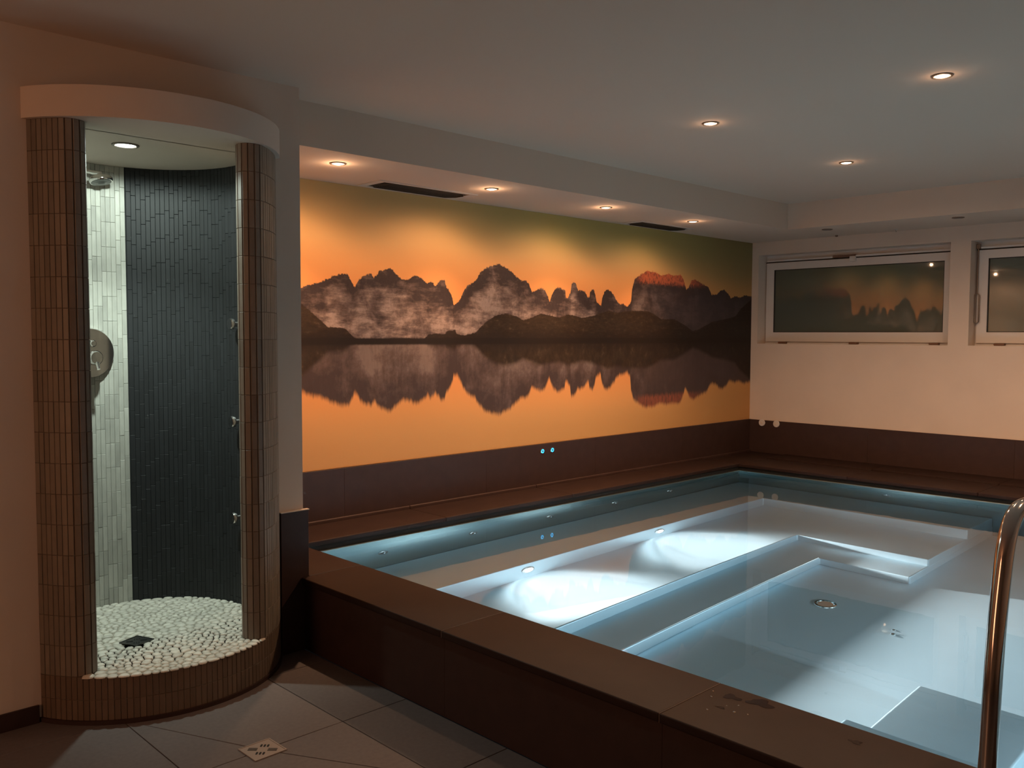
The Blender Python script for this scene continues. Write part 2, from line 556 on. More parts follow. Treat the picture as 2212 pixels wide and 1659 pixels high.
# near hills
hn = t.noise(16, 6, V, 0.7, sx=(1, 2.2, 1))
hillc = t.ramp(hn, [(0.40, (0.028, 0.017, 0.011)), (0.58, (0.046, 0.028, 0.016)), (0.70, (0.10, 0.066, 0.040))])
hillc = t.mix(t.smooth(t.math('SUBTRACT', mz, LAKE), 0.12, 0.0, 0, 0.8), hillc, (0.020, 0.012, 0.009))
hillc = t.mix(t.smooth(X, -2.4, -0.6, 0, 0.7), hillc, (0.018, 0.012, 0.010))
c = t.mix(ridge_m, sky, rock)
c = t.mix(hill_m, c, hillc)
shore = t.smooth(t.math('ADD', t.math('ABSOLUTE', t.math('ADD', dz, 0.01)), t.math('MULTIPLY', jag, 0.3)), 0.030, 0.014)
c = t.mix(shore, c, (0.018, 0.011, 0.008))
t.l(c, t.b.inputs['Base Color'])
t.b.inputs['Roughness'].default_value = 0.62
t.b.inputs['Specular IOR Level'].default_value = 0.25
M['mural'] = t.m

# ------------------------------------------------------------------ room shell
XL, YN = -10.2, -7.2
P_Z = 0.674     # top of the dark plinth
K_Z = 0.351     # coping top
W_Z = 0.288     # water level
BX = -5.664     # end of the shower block
BY = -0.981     # its front

# floor: screed plus 60 cm tiles with diagonal cuts towards the drain
floor = struct(box('floor', (XL, YN, -0.06), (BX - 0.004, BY + 0.02, -0.004), M['grout_floor']))
gx = [-10.2, -9.64, -9.03, -8.42, -7.81, -7.20, -6.595, -5.98, -5.672]
gy = [BY + 0.0, -1.19, -1.793, -2.396, -2.999, -3.602, -4.205, -4.808, -5.411, -6.014, -6.617, -7.2]
g = 0.0018


def shrink(poly, d):
    cx = sum(p[0] for p in poly) / len(poly)
    cyy = sum(p[1] for p in poly) / len(poly)
    n = len(poly)
    out = []
    for i in range(n):
        p0, p1, p2 = Vector(poly[i - 1]), Vector(poly[i]), Vector(poly[(i + 1) % n])
        e1 = (p1 - p0).normalized()
        e2 = (p2 - p1).normalized()
        n1 = Vector((-e1.y, e1.x))
        n2 = Vector((-e2.y, e2.x))
        if n1.dot(Vector((cx, cyy)) - p1) < 0:
            n1, n2 = -n1, -n2
        k = d / max(0.2, 1 + n1.dot(n2))
        out.append(tuple(p1 + (n1 + n2) * k))
    return out


tile_cache = {}
DX = -6.32
for i in range(len(gx) - 1):
    for j in range(len(gy) - 1):
        x0, x1, y1, y0 = gx[i], gx[i + 1], gy[j], gy[j + 1]
        polys = [[(x0, y0), (x1, y0), (x1, y1), (x0, y1)]]
        if i == 6 and j == 1:
            polys = [[(x0, y0), (DX, y0), (x0, y1)], [(DX, y0), (x1, y0), (x1, y1), (x0, y1)]]
        if i == 6 and j == 2:
            polys = [[(x0, y0), (x1, y0), (DX, y1), (x0, y1)], [(x1, y0), (x1, y1), (DX, y1)]]
        for pl in polys:
            if len(polys) == 1:
                key = (round(x1 - x0, 3), round(y1 - y0, 3))
                if key not in tile_cache:
                    o = prism('floor_tile', shrink([(0, 0), (key[0], 0), key, (0, key[1])], g), -0.010, 0.0, M['floor_tile'], floor, 0.0012, 1)
                    o.location = (x0, y0, 0)
                    tile_cache[key] = o.data
                else:
                    link('floor_tile', tile_cache[key], floor, (x0, y0, 0))
            else:
                prism('floor_tile', shrink(pl, g), -0.010, 0.0, M['floor_tile'], floor, 0.0012, 1)

struct(box('ceiling', (XL, YN, CEIL_Z), (0.2, 0.2, CEIL_Z + 0.1), M['ceiling']))
struct(boxes('trim_1', [((BX, -0.801, SOFF_Z), (0.0, 0.0, CEIL_Z + 0.002))], M['ceiling']))
struct(boxes('trim_2', [((-0.782, YN, SOFF_Z), (0.0, -0.801, CEIL_Z + 0.002))], M['ceiling']))
struct(box('wall_mural', (BX, 0.0, -0.06), (0.2, 0.2, CEIL_Z), M['plaster']))
struct(box('wall_near', (XL, YN - 0.15, -0.06), (0.2, YN, CEIL_Z), M['plaster']))
struct(box('wall_far_left', (XL - 0.15, YN, -0.06), (XL, 0.2, CEIL_Z), M['plaster']))
# right wall with two window openings
WZ0, WZ1 = 1.430, 2.300
wins = [(-1.875, -0.075), (-3.835, -2.035)]
lst = [((0.0, YN, -0.06), (0.32, 0.2, WZ0)), ((0.0, YN, WZ1), (0.32, 0.2, CEIL_Z))]
ys = [0.2, -0.075, -1.875, -2.035, -3.835, YN]
for k in (0, 2, 4):
    lst.append(((0.0, ys[k + 1], WZ0), (0.32, ys[k], WZ1)))
struct(boxes('wall_right', lst, M['plaster']))
# shower block
lst = [((XL, BY, 0.0), (-6.82, 0.0, CEIL_Z)), ((-5.79, BY, 0.0), (BX, 0.0, CEIL_Z)), ((-6.82, BY, 2.303), (-5.79, 0.0, CEIL_Z))]
struct(boxes('wall_left', lst, M['plaster']))

# dark tiled skirtings
bb = struct(box('baseboard_mural', (BX, -0.012, K_Z - 0.02), (0.0, 0.0, P_Z - 0.004), M['grout_dark']))
xs = [BX, -4.8, -3.6, -2.4, -1.2, 0.0]
for a, b in zip(xs, xs[1:]):
    box('plinth_tile', (a + 0.0004, -0.022, K_Z), (b - 0.0004, -0.010, P_Z), M['dark_tile'], bb, 0.0008)
bb = struct(box('baseboard_right', (-0.012, -6.0, K_Z - 0.02), (0.0, -0.022, P_Z - 0.004), M['grout_dark']))
yy = [-0.022, -1.22, -2.42, -3.62, -4.82, -6.0]
for a, b in zip(yy, yy[1:]):
    box('plinth_tile', (-0.022, b + 0.0004, K_Z), (-0.010, a - 0.0004, P_Z), M['dark_tile'], bb, 0.0008)
bb = struct(box('baseboard_left', (XL, BY - 0.006, 0.0), (-6.83, BY, 0.066), M['grout_dark']))
xs = [XL, -9.63, -9.03, -8.43, -7.83, -7.23, -6.83]
for a, b in zip(xs, xs[1:]):
    box('skirting_tile', (a + 0.001, BY - 0.014, 0.0), (b - 0.001, BY - 0.005, 0.070), M['dark_tile'], bb, 0.0015)
bb = struct(boxes('baseboard_block', [((-5.795, BY - 0.008, 0.0), (BX, BY, P_Z - 0.003)), ((BX, BY - 0.008, 0.3), (BX + 0.008, -0.022, P_Z - 0.003))], M['grout_dark']))
box('cladding_tile', (-5.792, BY - 0.020, 0.0), (BX + 0.018, BY - 0.007, P_Z - 0.002), M['dark_tile'], bb, 0.0015)
box('cladding_tile', (BX + 0.007, BY - 0.006, K_Z), (BX + 0.018, -0.024, P_Z - 0.002), M['dark_tile'], bb, 0.0015)
box('edge_trim', (-5.792, BY - 0.023, P_Z - 0.004), (BX + 0.022, BY, P_Z + 0.001), M['plaster'], bb, 0.001)

# ------------------------------------------------------------------ mural
cols = np.arange(BX + 0.006, 0.0001, 0.004)
rx, rzz = zip(*RIDGE)
hx, hzz = zip(*HILL)
rv = np.interp(cols, rx, rzz)
hv = np.interp(cols, hx, hzz)
z0, z1 = P_Z + 0.002, SOFF_Z - 0.001
vs, fs, ra, ha = [], [], [], []
for x, a, b in zip(cols, rv, hv):
    x = min(float(x), -0.001)
    for y in (-0.005, -0.0005):
        for z in (z0, z1):
            vs.append((x, y, z))
            ra.append(a)
            ha.append(b)
n = len(cols)
for i in range(n - 1):
    p, q = 4 * i, 4 * i + 4
    fs += [(p, q, q + 1, p + 1), (p + 2, p + 3, q + 3, q + 2), (p + 1, q + 1, q + 3, p + 3), (p, p + 2, q + 2, q)]
fs += [(0, 1, 3, 2), (4 * n - 4, 4 * n - 2, 4 * n - 1, 4 * n - 3)]
me = mkmesh('wall_mural_print', vs, fs, [M['mural']])
me.attributes.new('ridge', 'FLOAT', 'POINT').data.foreach_set('value', np.array(ra, dtype=np.float32))
me.attributes.new('hill', 'FLOAT', 'POINT').data.foreach_set('value', np.array(ha, dtype=np.float32))
tag(link('wall_mural_print', me), 'wide photo mural of rocky mountains at sunset mirrored in a lake, above the pool', 'mural')

# ------------------------------------------------------------------ pool basin
bas = tag(empty('pool_basin', (0, 0, 0)), 'stainless steel pool basin with stepped underwater benches', 'pool')
PX0, PX1, PY1, PY0 = -5.350, -0.859, -0.418, -5.62
S = M['steel']
FL = -0.83
box('basin_floor', (PX0 - 0.03, PY0 - 0.03, FL - 0.02), (PX1 + 0.03, PY1 + 0.03, FL), S, bas)
for nm, a, b in (('basin_wall', (PX0 - 0.02, PY1, FL - 0.01), (PX1 + 0.02, PY1 + 0.02, W_Z + 0.004)),
                 ('basin_wall', (PX1, PY0, FL - 0.01), (PX1 + 0.02, PY1 + 0.02, W_Z + 0.004)),
                 ('basin_wall', (PX0 - 0.02, PY0 - 0.02, FL - 0.01), (PX0, PY1 + 0.02, W_Z + 0.004)),
                 ('basin_wall', (PX0 - 0.02, PY0 - 0.02, FL - 0.01), (PX1 + 0.02, PY0, W_Z + 0.004))):
    box(nm, a, b, M['steel_wall'], bas, 0.003, 2)


def lshape(yf, xf, ye, z1, z0, name):
    poly = [(PX0 + 0.001, PY1 - 0.001), (PX0 + 0.001, yf), (xf, yf), (xf, ye), (PX1 - 0.001, ye), (PX1 - 0.001, PY1 - 0.001)]
    return prism(name, poly, z0, z1, S, bas, 0.012, 3)


lshape(-0.96, -1.378, -2.530, -0.29, FL, 'bench')
lshape(-1.63, -2.075, -2.533, -0.55, FL, 'bench')
lshape(-1.95, -2.38, -2.536, -0.69, FL, 'bench')
prism('entry_step', [(PX0 + 0.001, -3.70), (-3.99, -3.70), (-3.99, -3.21), (PX0 + 0.001, -3.21)], FL, -0.50, S, bas, 0.012, 3)
prism('entry_step', [(PX0 + 0.001, -3.72), (-4.655, -3.72), (-4.655, -3.19), (PX0 + 0.001, -3.19)], FL, -0.30, S, bas, 0.012, 3)
o = lathe('floor_outlet', [(0.0, FL + 0.003), (0.045, FL + 0.003), (0.050, FL + 0.010), (0.062, FL + 0.008), (0.066, FL)], M['chrome'], bas, org=(-3.034, -2.315, 0))

for q_, rr_ in (((-3.205, -2.775), 0.016), ((-3.145, -2.755), 0.011)):  # two small chrome domes on the basin floor
    lathe('floor_dome', [(rr_, FL), (rr_ * 0.85, FL + rr_ * 0.5), (rr_ * 0.4, FL + rr_ * 0.8), (0, FL + rr_ * 0.85)], M['chrome'], bas, org=(q_[0], q_[1], 0), n=20, ang=80)

# water body
wt = box('pool_water', (PX0 - 0.006, PY0 - 0.006, FL - 0.008), (PX1 + 0.006, PY1 + 0.006, W_Z), M['water'])
tag(wt, 'clear still water filling the steel pool', 'water')
autosmooth(wt, 30)
wt.cycles.is_caustics_caster = True
for ch in bas.children:
    ch.cycles.is_caustics_receiver = True

# jets and underwater lamps
jet0 = None
jl = ['steel bench jet nearest the shower block, under the mural', 'second steel bench jet from the shower block', 'middle steel bench jet, below the blue buttons', 'fourth steel bench jet from the shower block', 'steel bench jet nearest the far corner of the pool']
for k, x in enumerate((-4.796, -4.08, -3.357, -2.636, -1.925)):
    if jet0 is None:
        jt = empty('pool_jet', (x, PY1, 0.0))
        lathe('jet_ring', [(0.034, 0.0), (0.036, 0.004), (0.030, 0.009), (0.020, 0.010)], M['chrome'], jt, axis=(0, -1, 0))
        lathe('jet_nozzle', [(0.019, 0.004), (0.018, 0.020), (0.011, 0.026), (0.009, 0.018), (0.0, 0.018)], M['chrome'], jt, axis=(0, -1, 0))
        jet0 = jt
    else:
        jt = copy_tree(jet0)
        jt.location = (x, PY1, 0.0)
    tag(jt, jl[k], 'pool jet', 'jets along the mural side of the pool')
jt = copy_tree(jet0)
jt.location = (PX1, -1.749, 0.02)
jt.rotation_euler = (0, 0, R(-90))
tag(jt, 'single steel jet in the pool side under the windows', 'pool jet')
pl0 = None
for k, x in enumerate((-4.12, -2.80)):
    if pl0 is None:
        q = empty('underwater_lamp', (x, -0.960, -0.41))
        lathe('lamp_bezel', [(0.050, 0.0), (0.052, 0.006), (0.044, 0.012), (0.036, 0.012), (0.036, 0.006)], M['chrome'], q, axis=(0, -1, 0))
        lathe('lamp_lens', [(0.035, 0.006), (0.035, 0.009), (0.0, 0.014)], M['lens_pool'], q, axis=(0, -1, 0))
        pl0 = q
    else:
        q = copy_tree(pl0)
        q.location = (x, -0.960, -0.41)
    tag(q, ('glowing white underwater lamp in the bench, nearer the shower', 'glowing white underwater lamp in the bench, nearer the far corner')[k], 'lamp', 'underwater lamps')

# ------------------------------------------------------------------ pool surround (coping + cladding)
sur = tag(empty('pool_surround', (-5.5, -2.5, 0)), 'raised pool edge clad in dark brown tiles with a projecting coping', 'pool edge')
sur.location = (0, 0, 0)
CT = 0.030
YE = -5.96
core = [((-5.655, YE, 0.0), (PX0 - 0.022, BY, K_Z - CT - 0.002)), ((BX + 0.01, BY, 0.0), (PX0 - 0.022, -0.024, K_Z - CT - 0.002)),
        ((PX0 - 0.022, PY1 + 0.022, 0.0), (0.0, -0.013, K_Z - CT - 0.002)), ((PX1 + 0.022, PY0 - 0.022, 0.0), (-0.013, PY1 + 0.022, K_Z - CT - 0.002)),
        ((-5.655, YE + 0.03, 0.0), (-0.013, PY0 - 0.022, K_Z - CT - 0.002))]
boxes('surround_core', core, M['black_gap'], sur)
ly = [BY - 0.02, -2.037, -3.078, -4.12, -5.16, YE]


def coping(name, a, b, parent=sur, bev=0.006):
    return box(name, a, b, M['coping'], parent, bev, 3)


coping('coping_tile', (-5.643, BY - 0.018, K_Z - CT), (-5.346, PY1 + 0.008, K_Z))
for a, b in zip(ly, ly[1:]):
    coping('coping_tile', (-5.689, b + 0.0012, K_Z - CT), (-5.346, a - 0.0012, K_Z))
    box('cladding_panel', (-5.670, b + 0.0003, 0.0), (-5.656, a - 0.0003, K_Z - CT - 0.001), M['dark_tile'], sur, 0.0006)
for q in ly[1:-1]:
    box('joint_filler', (-5.687, q - 0.0014, K_Z - CT), (-5.348, q + 0.0014, K_Z - 0.0006), M['joint'], sur)
xx = [-5.643, -5.345, -4.30, -3.10, -1.90, -0.87]
for a, b in zip(xx, xx[1:]):
    coping('coping_tile', (a + 0.0012, PY1 + 0.009, K_Z - CT), (b - 0.0012, -0.028, K_Z))
    box('cove_tile', (a + 0.0012, -0.040, K_Z - 0.01), (b - 0.0012, -0.0225, K_Z + 0.022), M['dark_tile'], sur, 0.007, 3)
box('cove_tile', (-0.87 + 0.0012, -0.040, K_Z - 0.01), (-0.024, -0.0225, K_Z + 0.022), M['dark_tile'], sur, 0.007, 3)
yv = [PY1 + 0.008, -1.42, -2.42, -3.42, -4.42, -5.62]
coping('coping_tile', (-0.8685, PY1 + 0.009, K_Z - CT), (-0.024, -0.041, K_Z))
for a, b in zip(yv, yv[1:]):
    coping('coping_tile', (PX1 + 0.002, b + 0.0012, K_Z - CT), (-0.385, a - 0.0012, K_Z))
    box('ledge_tile', (-0.383, b + 0.0012, K_Z - CT), (-0.024, a - 0.0012, K_Z + 0.010), M['coping'], sur, 0.003, 2)
for a, b in zip([-5.344, -4.3, -3.1, -1.9], [-4.3, -3.1, -1.9, -0.024]):
    coping('coping_tile', (a + 0.001, YE, K_Z - CT), (b - 0.001, -5.622, K_Z))

# ------------------------------------------------------------------ shower
SX, SY = -6.305, -0.726
RO, RI = 0.574, 0.465
CAPR = 0.0545
RM = 0.5195
S_FL = 0.186
S_TOP = 2.303
TL, TR = -139.0, -55.0


def pol(r, deg):
    return Vector((SX + r * math.cos(R(deg)), SY + r * math.sin(R(deg))))


def col_path(cap_deg, out_deg, in_deg, sgn, inset=0.0, step=2.0):
    """plan outline from the wall junction along the outer arc, round the end cap and back along the inner arc.
    returns list of (point, normal)"""
    pts = []
    n = max(2, int(abs(cap_deg - out_deg) / step))
    for i in range(n + 1):
        d = out_deg + (cap_deg - out_deg) * i / n
        p = pol(1, d) - Vector((SX, SY))
        pts.append((pol(RO - inset, d), p))
    c = pol(RM, cap_deg)
    er = (pol(1, cap_deg) - Vector((SX, SY)))
    et = Vector((-er.y, er.x)) * sgn
    for i in range(1, 24):
        a = math.pi * i / 24
        nn = er * math.cos(a) + et * math.sin(a)
        pts.append((c + nn * (CAPR - inset), nn))
    n = max(2, int(abs(in_deg - cap_deg) / step))
    for i in range(n + 1):
        d = cap_deg + (in_deg - cap_deg) * i / n
        p = pol(1, d) - Vector((SX, SY))
        pts.append((pol(RI + inset, d), -p))
    return pts


def resample(path, w):
    P = [p for p, _ in path]
    N = [q for _, q in path]
    L = [0.0]
    for a, b in zip(P, P[1:]):
        L.append(L[-1] + (b - a).length)
    out = []
    k = int(L[-1] / w)
    for i in range(k):
        s = (i + 0.5) * w
        j = max(q for q in range(len(L)) if L[q] <= s)
        j = min(j, len(P) - 2)
        f = (s - L[j]) / max(1e-9, L[j + 1] - L[j])
        out.append((P[j].lerp(P[j + 1], f), N[j].lerp(N[j + 1], f).normalized()))
    return out


def stick_geo(w, h, th=0.007, bv=0.0012):
    a, b = w / 2, h / 2
    vs = [(-a, 0, -b), (a, 0, -b), (a, 0, b), (-a, 0, b), (-a, -th + bv, -b), (a, -th + bv, -b), (a, -th + bv, b), (-a, -th + bv, b),
          (-a + bv, -th, -b + bv), (a - bv, -th, -b + bv), (a - bv, -th, b - bv), (-a + bv, -th, b - bv)]
    fs = [(0, 1, 5, 4), (1, 2, 6, 5), (2, 3, 7, 6), (3, 0, 4, 7), (4, 5, 9, 8), (5, 6, 10, 9), (6, 7, 11, 10), (7, 4, 8, 11), (8, 9, 10, 11)]
    return vs, fs


def clad(path, parent, mat, z0, z1, pitch, w=0.0228, stagger=0.0, visible=None, limit=300, name='mosaic_tile', gap=0.0014):
    """cover a plan path with upright mosaic sticks: the largest in view are parts, the rest one joined part"""
    items = []
    rr = random.Random(len(path) * 13 + int(z1 * 100))
    for ci, (p, nn) in enumerate(resample(path, w)):
        off = stagger * rr.choice((-1, -0.5, 0, 0.5, 1)) if stagger else 0.0
        z = z0 - (pitch if stagger else 0) + off
        while z < z1 - 0.004:
            a, b = max(z, z0), min(z + pitch, z1)
            if b - a > 0.012:
                mid = Vector((p.x, p.y, (a + b) / 2))
                tocam = CAM - mid
                facing = nn.x * tocam.x + nn.y * tocam.y
                vis = facing > 0 and (visible is None or visible(p))
                size = facing / tocam.length ** 2 if vis else -1
                items.append((size, p, nn, a, b, rr.random()))
            z += pitch
    items.sort(key=lambda q: -q[0])
    cache = {}
    bmv, bmf = [], []
    for k, (size, p, nn, a, b, rv_) in enumerate(items):
        h = round(b - a - gap, 3)
        vs, fs = stick_geo(w - gap, h)
        ang = math.atan2(nn.y, nn.x) + math.pi / 2
        lift = rv_ * 0.0012
        base = Vector((p.x + nn.x * lift, p.y + nn.y * lift, (a + b) / 2))
        if k < limit and size > 0:
            if h not in cache:
                cache[h] = mkmesh(name, vs, fs, [mat])
            link(name, cache[h], parent, base, ang)
        else:
            mt = Matrix.Translation(base) @ Matrix.Rotation(ang, 4, 'Z')
            o0 = len(bmv)
            bmv += [tuple(mt @ Vector(v)) for v in vs]
            bmf += [tuple(i + o0 for i in f) for f in fs]
    if bmv:
        o = link(name + '_field', mkmesh(name + '_field', bmv, bmf, [mat]), parent)
        o['kind'] = 'stuff'


def ext(path_pts, z0, z1, name, mat, parent):
    bm = bmesh.new()
    prism_bm(bm, [(p.x, p.y) for p in path_pts], z0, z1)
    return from_bm(name, bm, mat, parent)


# columns
colm = tag(empty('shower_column', (0, 0, 0)), 'wider rounded column of brown stone sticks on the left of the shower', 'column', 'rounded columns either side of the shower opening')
pl_ = col_path(TL, -153.8, -175.0, 1, 0.0)
core_ = [p for p, _ in col_path(TL, -175.0, -175.0, 1, 0.0032)]
ext(core_, 0.0, S_TOP, 'column_core', M['grout_brown'], colm)
clad([(p - nn * 0.0070, nn) for p, nn in pl_], colm, M['stick'], S_FL, S_TOP, 0.1176)
colm = tag(empty('shower_column', (0, 0, 0)), 'slimmer rounded column of brown stone sticks between shower and pool', 'column', 'rounded columns either side of the shower opening')
pr_ = col_path(TR, -26.2, -10.0, -1, 0.0)
core_ = [p for p, _ in col_path(TR, -10.0, -10.0, -1, 0.0032)]
ext(core_, 0.0, S_TOP, 'column_core', M['grout_brown'], colm)
clad([(p - nn * 0.0070, nn) for p, nn in pr_], colm, M['stick'], S_FL, S_TOP, 0.1176)

# step at the foot: riser of sticks, pebble floor on top
stp = tag(empty('shower_step', (0, 0, 0)), 'curved raised shower base faced in brown stone with a white pebble floor', 'shower base')
arc = [pol(RO - 0.0032, -154 + i * 2) for i in range(65)]
poly = arc + [Vector((-5.83, BY + 0.03))] + [pol(RI + 0.004, d) for d in range(-8, 190, 4)] + [Vector((-6.80, BY + 0.03))]
inner = [pol(RI + 0.004, d) for d in range(0, 360, 4)]
bm = bmesh.new()
prism_bm(bm, [(p.x, p.y) for p in inner], 0.0, S_FL - 0.004)
from_bm('step_core', bm, M['grout_pebble'], stp)
bm = bmesh.new()
prism_bm(bm, [(p.x, p.y) for p in (arc + [Vector((-5.83, BY + 0.10)), Vector((-6.78, BY + 0.10))])], 0.0, S_FL - 0.004)
from_bm('step_front', bm, M['grout_pebble'], stp)
rp = []
for i in range(129):
    d = -153.9 + i
    if d > -26.2:
        break
    rp.append((pol(RO - 0.0075, d), pol(1, d) - Vector((SX, SY))))
clad(rp, stp, M['stick_step'], 0.004, S_FL - 0.001, 0.0905, name='riser_tile')
bm = bmesh.new()
prism_bm(bm, [(p.x, p.y) for p in [pol(RO + 0.010, -154 + i * 2) for i in range(65)] + [pol(RO - 0.02, -26 - i * 2) for i in range(65)]], 0.0, 0.016)
from_bm('foot_trim', bm, M['dark_tile'], stp)

# pebbles: relaxed points, one rounded cell each
capL, capR = pol(RM, TL), pol(RM, TR)
ng = np.random.default_rng(3)


def inside(P):
    d = P - np.array([SX, SY])
    r = np.hypot(d[:, 0], d[:, 1])
    a = np.degrees(np.arctan2(d[:, 1], d[:, 0]))
    op = (a > TL) & (a < TR)
    ok = (r < RI - 0.002) | (op & (r < RO + 0.004))
    for cc in (capL, capR):
        ok &= np.hypot(P[:, 0] - cc.x, P[:, 1] - cc.y) > CAPR + 0.002
    # the little horns beside the end caps
    horn = (r < RO + 0.004) & (r > RM) & (((a > TL - 4) & (a <= TL)) | ((a < TR + 5) & (a >= TR)))
    for cc in (capL, capR):
        horn &= np.hypot(P[:, 0] - cc.x, P[:, 1] - cc.y) > CAPR + 0.001
    return ok


smp = ng.uniform(-0.62, 0.62, (60000, 2)) + np.array([SX, SY])
smp = smp[inside(smp)]
NP_ = 680
pts = smp[ng.choice(len(smp), NP_, replace=False)].copy()
for it in range(7):
    own = np.empty(len(smp), int)
    for s0 in range(0, len(smp), 4000):
        blk = smp[s0:s0 + 4000]
        own[s0:s0 + 4000] = ((blk[:, None, :] - pts[None]) ** 2).sum(-1).argmin(1)
    for ax in (0, 1):
        sm = np.bincount(own, weights=smp[:, ax], minlength=NP_)
        ct = np.bincount(own, minlength=NP_)
        pts[:, ax] = np.where(ct > 0, sm / np.maximum(ct, 1), pts[:, ax])


def clip(poly, p0, nn):
    out = []
    n = len(poly)
    for i in range(n):
        a, b = poly[i], poly[(i + 1) % n]
        da, db = (a - p0) @ nn, (b - p0) @ nn
        if da <= 0:
            out.append(a)
        if da * db < 0:
            out.append(a + (b - a) * (da / (da - db)))
    return out


drain_c = np.array([-6.413, -0.876])
stones = []
for i in range(NP_):
    c0 = pts[i]
    if max(abs(c0 - drain_c)) < 0.052:
        continue
    poly = [c0 + np.array(q) for q in ((-.05, -.05), (.05, -.05), (.05, .05), (-.05, .05))]
    dd = ((pts - c0) ** 2).sum(1)
    for j in np.argsort(dd)[1:14]:
        v = pts[j] - c0
        L = math.sqrt(dd[j])
        nn = v / L
        poly = clip(poly, c0 + nn * (L / 2 - 0.0019), nn)
        if len(poly) < 3:
            break
    d = c0 - np.array([SX, SY])
    r = math.hypot(*d)
    a = math.degrees(math.atan2(d[1], d[0]))
    if r > RI and not (TL + 1 < a < TR - 1):
        continue
    lim = RO + 0.007 if (TL < a < TR) else RI - 0.001
    if len(poly) >= 3:
        poly = clip(poly, np.array([SX, SY]) + d / r * lim, d / r)
    for cc in (capL, capR):
        v = np.array([cc.x, cc.y]) - c0
        L = math.hypot(*v)
        if L < 0.12 and len(poly) >= 3:
            nn = v / L
            poly = clip(poly, c0 + nn * (L - CAPR - 0.001), nn)
    if len(poly) < 3:
        continue
    # round the corners once
    q = []
    for k in range(len(poly)):
        a_, b_ = poly[k], poly[(k + 1) % len(poly)]
        if np.hypot(*(b_ - a_)) < 0.003:
            q.append((a_ + b_) / 2)
            continue
        q += [a_ * 0.72 + b_ * 0.28, a_ * 0.28 + b_ * 0.72]
    stones.append((np.hypot(c0[0] - CAM.x, c0[1] - CAM.y), c0, q))
stones.sort(key=lambda s: s[0])
fv, ff = [], []
for k, (dist, c0, q) in enumerate(stones):
    n = len(q)
    hh = rnd.uniform(0.006, 0.010)
    vs, fs = [], []
    for sc_, z in ((1.0, 0.0), (0.97, hh * 0.55), (0.72, hh)):
        for p in q:
            e = (p - c0) * sc_
            vs.append((float(e[0]), float(e[1]), z))
    vs.append((0, 0, hh * 1.12))
    for a in range(n):
        b = (a + 1) % n
        fs += [(a, b, n + b, n + a), (n + a, n + b, 2 * n + b, 2 * n + a), (2 * n + a, 2 * n + b, 3 * n)]
    base = (float(c0[0]), float(c0[1]), S_FL - 0.005)
    if k < 300:
        link('pebble', mkmesh('pebble', vs, fs, [M['pebble']], True), stp, base)
    else:
        o0 = len(fv)
        fv += [(v[0] + base[0], v[1] + base[1], v[2] + base[2]) for v in vs]
        ff += [tuple(i + o0 for i in f) for f in fs]
o = link('pebble_field', mkmesh('pebble_field', fv, ff, [M['pebble']], True), stp)
o['kind'] = 'stuff'


# inner wall shell, pale and dark halves
def shell(name, d0, d1, mat_core):
    n = max(4, int(abs(d1 - d0) / 3))
    a = [pol(RI + 0.0032, d0 + (d1 - d0) * i / n) for i in range(n + 1)]
    b = [pol(RI + 0.045, d1 + (d0 - d1) * i / n) for i in range(n + 1)]
    bm = bmesh.new()
    prism_bm(bm, [(p.x, p.y) for p in a + b], 0.0, S_TOP)
    o = struct(from_bm(name, bm, mat_core))
    n = 60
    path = [(pol(RI + 0.0065, d0 + (d1 - d0) * i / n), -(pol(1, d0 + (d1 - d0) * i / n) - Vector((SX, SY)))) for i in range(n + 1)]
    return o, path


BD = 76.9
sh, pth = shell('wall_shower_pale', BD, 185.0, M['grout_pale'])
clad(pth, sh, M['stick_pale'], S_FL - 0.004, S_TOP, 0.118, 0.0222, stagger=0.035, visible=lambda p: p.x > -6.46)
sh, pth = shell('wall_shower_dark', -10.0, BD, M['grout_slate'])
clad(pth, sh, M['stick_dark'], S_FL - 0.004, S_TOP, 0.118, 0.0222, stagger=0.035, gap=0.0009, visible=lambda p: p.y > -0.72)

# header over the opening, with the curved fascia
bm = bmesh.new()
hp = [pol(0.594, -153.6 + i * 2.0) for i in range(64)]
hp = [p for p in hp if p.y < BY + 0.004]
prism_bm(bm, [(p.x, p.y) for p in hp + [Vector((hp[-1].x, BY + 0.01)), Vector((hp[0].x, BY + 0.01))]], S_TOP, 2.418)
tag(autosmooth(from_bm('shower_header', bm, M['plaster']), 30), 'curved white plaster header bulging out above the shower opening', 'header')
bm = bmesh.new()


# shower lamp, head, valve, body jets, drain
def downlight(name, x, y, z, lens, rr=0.045, on=True):
    e = empty(name, (x, y, z))
    lathe('lamp_ring', [(rr * 0.74, 0.006), (rr * 0.74, -0.001), (rr * 0.80, -0.006), (rr * 0.98, -0.005), (rr, 0.0)], M['ring'], e)
    lathe('lamp_lens', [(rr * 0.73, 0.002), (rr * 0.70, -0.0035), (rr * 0.4, -0.007), (0.0, -0.008)], lens, e)
    return e


sl = downlight('shower_downlight', -6.385, -0.79, S_TOP, M['lens_white'], 0.055)
tag(sl, 'glaring cool white ceiling lamp inside the shower', 'lamp')

